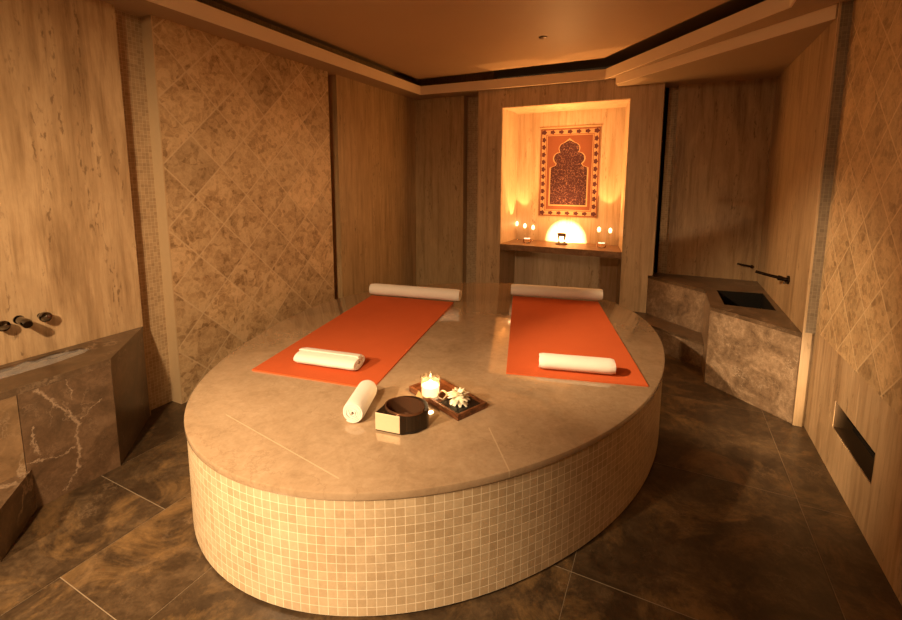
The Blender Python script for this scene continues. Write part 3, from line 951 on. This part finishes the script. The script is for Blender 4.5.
lan = thing('oil_burner', 'small dark bronze oil burner at the centre of the niche shelf', 'burner', (-1.06, 4.99, SZ))
LX, LY = -1.062, 4.985
obj('base', lathe(bmesh.new(), [(0, SZ), (.066, SZ), (.068, SZ + .008), (.058, SZ + .016), (.034, SZ + .020), (0, SZ + .020)], LX, LY, 28), M['bronze'], lan, smooth=40)
for s in (-1, 1):
    obj('leg', tube(bmesh.new(), [(LX + s * .034, LY, SZ + .018), (LX + s * .029, LY, SZ + .055), (LX + s * .037, LY, SZ + .100)], [.013, .009, .012], 12), M['bronze'], lan, smooth=True)
obj('dish', lathe(bmesh.new(), [(0, SZ + .092), (.030, SZ + .094), (.046, SZ + .106), (.050, SZ + .124), (.045, SZ + .124), (.038, SZ + .110), (0, SZ + .102)], LX, LY, 28), M['bronze'], lan, smooth=40)
obj('tealight', lathe(bmesh.new(), [(0, SZ + .020), (.016, SZ + .020), (.016, SZ + .038), (0, SZ + .038)], LX, LY, 18), M['wax'], lan, smooth=40)

def jar(x, y, label):
    t = thing('candle_bowl', label, 'bowl', (x, y, SZ), 'low candle bowls on the niche shelf')
    obj('glass', lathe(bmesh.new(), [(0, SZ), (.040, SZ), (.046, SZ + .012), (.046, SZ + .048), (.043, SZ + .048), (.043, SZ + .014), (0, SZ + .006)], x, y, 28), M['amber'], t, smooth=40)
    for k, (ax, ay) in enumerate(((-.020, .004), (.016, .010), (.004, -.020))):
        obj('tealight', lathe(bmesh.new(), [(0, SZ + .008), (.017, SZ + .008), (.0175, SZ + .050), (.013, SZ + .054), (0, SZ + .053)], x + ax, y + ay, 16), M['white_wax'], t, smooth=40)
    return t
M['amber'] = clear_glass('amber_glass', (.62, .36, .16), .2)
M['white_wax'] = glow('white_wax', (1, .88, .66), .8)
jar(-1.445, 4.93, 'low amber glass bowl of white candles on left half of niche shelf')
jar(-.625, 4.93, 'low amber glass bowl of white candles on right half of niche shelf')

def tall(x, y, h, label):
    t = thing('candle_holder', label, 'candle holder', (x, y, SZ), 'tall glass candle holders in the niche')
    obj('foot', lathe(bmesh.new(), [(0, SZ), (.026, SZ), (.024, SZ + .005), (.006, SZ + .012), (.005, SZ + h - .05), (.012, SZ + h - .045), (0, SZ + h - .044)], x, y, 20), M['glass'], t, smooth=40)
    obj('cup', lathe(bmesh.new(), [(.010, SZ + h - .044), (.022, SZ + h - .030), (.025, SZ + h), (.023, SZ + h), (.020, SZ + h - .028), (0, SZ + h - .040)], x, y, 20), M['glass'], t, smooth=40)
    obj('flame', lathe(bmesh.new(), [(0, SZ + h - .038), (.016, SZ + h - .034), (.021, SZ + h - .016), (.014, SZ + h + .006), (0, SZ + h + .018)], x, y, 14), M['niche_flame'], t, smooth=True)
M['niche_flame'] = glow('niche_flame', (1, .74, .38), 3.2)
for x, y, h, lab in ((-1.640, 5.155, .205, 'stemmed glass candle light furthest left on the niche shelf, by the side wall'),
                     (-1.525, 5.10, .190, 'stemmed glass candle light on the niche shelf just behind the left candle bowl'),
                     (-1.425, 5.10, .175, 'stemmed glass candle light on the niche shelf nearest the oil burner'),
                     (-.680, 5.09, .190, 'stemmed glass candle light on the niche shelf behind the right candle bowl'),
                     (-.560, 5.08, .185, 'stemmed glass candle light on the niche shelf by its right end')):
    tall(x, y, h, lab)

# prayer rug hung on the niche back
RX0, RX1, RZ0, RZ1 = -1.388, -.722, 1.098, 2.100
rug = thing('hanging_rug', 'small red and cream prayer rug hanging in the lit niche', 'rug', ((RX0 + RX1) / 2, NY, RZ0))
def rq(bm, x0, x1, z0, z1, y):
    box(bm, x0, x1, y, NY - .001, z0, z1)
obj('backing', box(bmesh.new(), RX0, RX1, NY - .012, NY - .0005, RZ0, RZ1), M['rug_cream'], rug)
bm = bmesh.new()
bw = .082
box(bm, RX0 + bw, RX1 - bw, NY - .0140, NY - .012, RZ0 + bw, RZ1 - bw)
obj('field', bm, M['rug_red'], rug)
bm = bmesh.new()
yv = NY - .0150
def stripe(i, w):
    x0, x1, z0, z1 = RX0 + i, RX1 - i, RZ0 + i, RZ1 - i
    for a in ((x0, x1, z0, z0 + w), (x0, x1, z1 - w, z1), (x0, x0 + w, z0 + w, z1 - w), (x1 - w, x1, z0 + w, z1 - w)):
        box(bm, a[0], a[1], yv + .0005, NY - .012, a[2], a[3])
stripe(.004, .012)
stripe(bw - .016, .007)
stripe(bw + .012, .006)
obj('border_stripe', bm, M['rug_red'], rug)
def motif(cx, cz, w, h):
    bm = bmesh.new()
    pts = []
    for k in range(10):
        a = 2 * PI * k / 10
        r = 1 if k % 2 == 0 else .72
        pts.append((cx + w * r * math.cos(a), cz + h * r * math.sin(a)))
    lo = [bm.verts.new((x, yv, z)) for x, z in pts]
    hi = [bm.verts.new((x, NY - .012, z)) for x, z in pts]
    bm.faces.new(lo)
    for k in range(10):
        bm.faces.new((lo[k], lo[(k + 1) % 10], hi[(k + 1) % 10], hi[k]))
    obj('border_motif', bm, M['rug_dark'], rug)
mid = .041
for k in range(7):
    x = RX0 + mid + (RX1 - RX0 - 2 * mid) * k / 6
    for z in (RZ0 + mid, RZ1 - mid):
        motif(x, z, .034 if k in (0, 6) else .033, .030 if k in (0, 6) else .025)
for k in range(1, 11):
    z = RZ0 + mid + (RZ1 - RZ0 - 2 * mid) * k / 11
    for x in (RX0 + mid, RX1 - mid):
        motif(x, z, .025, .034)
cxr = (RX0 + RX1) / 2
def arch(sc):
    hw = .205 * sc
    z0 = RZ0 + bw + .055 - (sc - 1) * .2
    pts = [(cxr - hw, z0), (cxr + hw, z0), (cxr + hw, RZ0 + .56)]
    def lobe(cx, cz, r, a0, a1, n=9):
        return [(cx + r * sc * math.cos(math.radians(a0 + (a1 - a0) * i / n)), cz + r * sc * math.sin(math.radians(a0 + (a1 - a0) * i / n))) for i in range(n + 1)]
    right = [(cxr + hw * .72, RZ0 + .585)] + lobe(cxr + .105 * sc, RZ0 + .665, .065, -60, 95) + lobe(cxr + .050 * sc, RZ0 + .775, .062, -10, 80) + [(cxr, RZ0 + .868 + (sc - 1) * .3)]
    pts += right
    pts += [(2 * cxr - x, z) for x, z in right[-2::-1]]
    pts += [(cxr - hw, RZ0 + .56)]
    return pts
for nm, sc_, y0, mt in (('arch_outline', 1.07, NY - .0160, 'rug_cream'), ('arch', 1.0, NY - .0170, 'rug_field')):
    bm = bmesh.new()
    pts = arch(sc_)
    lo = [bm.verts.new((x, y0, z)) for x, z in pts]
    hi = [bm.verts.new((x, NY - .012, z)) for x, z in pts]
    es = [bm.edges.new((lo[i], lo[(i + 1) % len(lo)])) for i in range(len(lo))]
    bmesh.ops.triangle_fill(bm, use_beauty=True, edges=es)
    for k in range(len(lo)):
        bm.faces.new((lo[k], lo[(k + 1) % len(lo)], hi[(k + 1) % len(lo)], hi[k]))
    obj(nm, bm, M[mt], rug)
obj('hanging_sleeve', tube(bmesh.new(), [(RX0 - .01, NY - .012, RZ1 + .012), (RX1 + .012, NY - .012, RZ1 + .014)], .011, 12), M['rug_cream'], rug, smooth=50)

# ------------------------------------------------------------------ lights
def light(name, typ, loc, energy, col, **kw):
    l = bpy.data.lights.new(name, typ)
    l.energy = energy
    l.color = col
    aim = kw.pop('aim', None)
    for k, v in kw.items():
        setattr(l, k, v)
    o = bpy.data.objects.new(name, l)
    COL.objects.link(o)
    o.location = loc
    if aim is not None:
        o.rotation_euler = (Vector(aim) - Vector(loc)).to_track_quat('-Z', 'Y').to_euler()
    return o
WARM = (1, .66, .34)
AMB = (1, .47, .145)
light('ceiling_spot_and_fill', 'SPOT', (-.75, -1.0, 2.45), 370, (1, .69, .39), aim=(-2.3, 1.1, .15), spot_size=math.radians(84), spot_blend=.9, shadow_soft_size=.05)
light('ceiling_spot_and_fill', 'SPOT', (-2.2, -1.45, 2.30), 560, (1, .72, .43), aim=(-1.45, 1.0, .15), spot_size=math.radians(44), spot_blend=.9, shadow_soft_size=.05)
light('ceiling_spot_and_fill', 'SPOT', (-2.15, .45, 2.46), 560, (1, .70, .40), aim=(.62, 3.45, .30), spot_size=math.radians(34), spot_blend=.8, shadow_soft_size=.05)
light('ceiling_spot_and_fill', 'SPOT', (-1.4, -.5, 2.62), 66, (1, .64, .31), aim=(-1.35, .3, 0), spot_size=math.radians(168), spot_blend=.4, shadow_soft_size=.10)  # unseen fill lamp added to lift the room's ambient light
light('low_fill_by_vent', 'SPOT', (.812, 2.50, .31), 30, (1, .68, .36), aim=(-.30, 4.2, .24), spot_size=math.radians(88), spot_blend=.8, shadow_soft_size=.04)  # unseen lamp added by the vent to brighten basin, step and platform side
# candle light in the niche: uplights inside the glasses and the burner's wash on the back
for x, y, e in ((-1.56, 5.04, 40), (-.60, 5.02, 40)):
    light('candle_uplight', 'SPOT', (x, y, SZ + .06), e, AMB, aim=(x, y, 3), spot_size=math.radians(50), spot_blend=.15, shadow_soft_size=.008)
light('candle_uplight', 'SPOT', (-1.61, 4.90, SZ + .06), 22, AMB, aim=(-1.61, 4.90, 3), spot_size=math.radians(30), spot_blend=.2, shadow_soft_size=.006)
light('burner_wash', 'SPOT', (LX, LY + .05, SZ + .02), 40, (1, .62, .28), aim=(LX, NY, SZ + .02), spot_size=math.radians(112), spot_blend=.12, shadow_soft_size=.006)
light('niche_glow', 'POINT', (-1.06, 4.90, 1.25), 13, AMB, shadow_soft_size=.10)
light('niche_glow', 'POINT', (-1.06, 4.76, 1.9), 13, AMB, shadow_soft_size=.06)
light('candle_light', 'POINT', (CX, CY, CZ + .115), 2.0, (1, .62, .28), shadow_soft_size=.012)

wd = bpy.data.worlds.new('room_ambient')
SC.world = wd
wd.use_nodes = True
wd.node_tree.nodes['Background'].inputs[0].default_value = (1, .5, .2, 1)
wd.node_tree.nodes['Background'].inputs[1].default_value = .02

# ------------------------------------------------------------------ camera
cam = bpy.data.cameras.new('camera')
co = bpy.data.objects.new('camera', cam)
COL.objects.link(co)
th, yaw, roll = .1310, -.4560, .0040
fw = Vector((math.sin(yaw) * math.cos(th), math.cos(yaw) * math.cos(th), -math.sin(th)))
r0 = Vector((math.cos(yaw), -math.sin(yaw), 0))
u0 = r0.cross(fw)
r1 = r0 * math.cos(roll) + u0 * math.sin(roll)
u1 = -r0 * math.sin(roll) + u0 * math.cos(roll)
co.matrix_world = Matrix(((r1.x, u1.x, -fw.x, 0), (r1.y, u1.y, -fw.y, 0), (r1.z, u1.z, -fw.z, 1.5), (0, 0, 0, 1)))
cam.sensor_width = 36
cam.lens = 444.116 / 902 * 36
cam.shift_y = -(310 - 239.705) / 902
cam.clip_start = .05
SC.camera = co
SC.view_settings.view_transform = 'Standard'
SC.view_settings.look = 'None'
SC.view_settings.gamma = 1
SC.view_settings.use_curve_mapping = False
SC.view_settings.exposure = 0.48
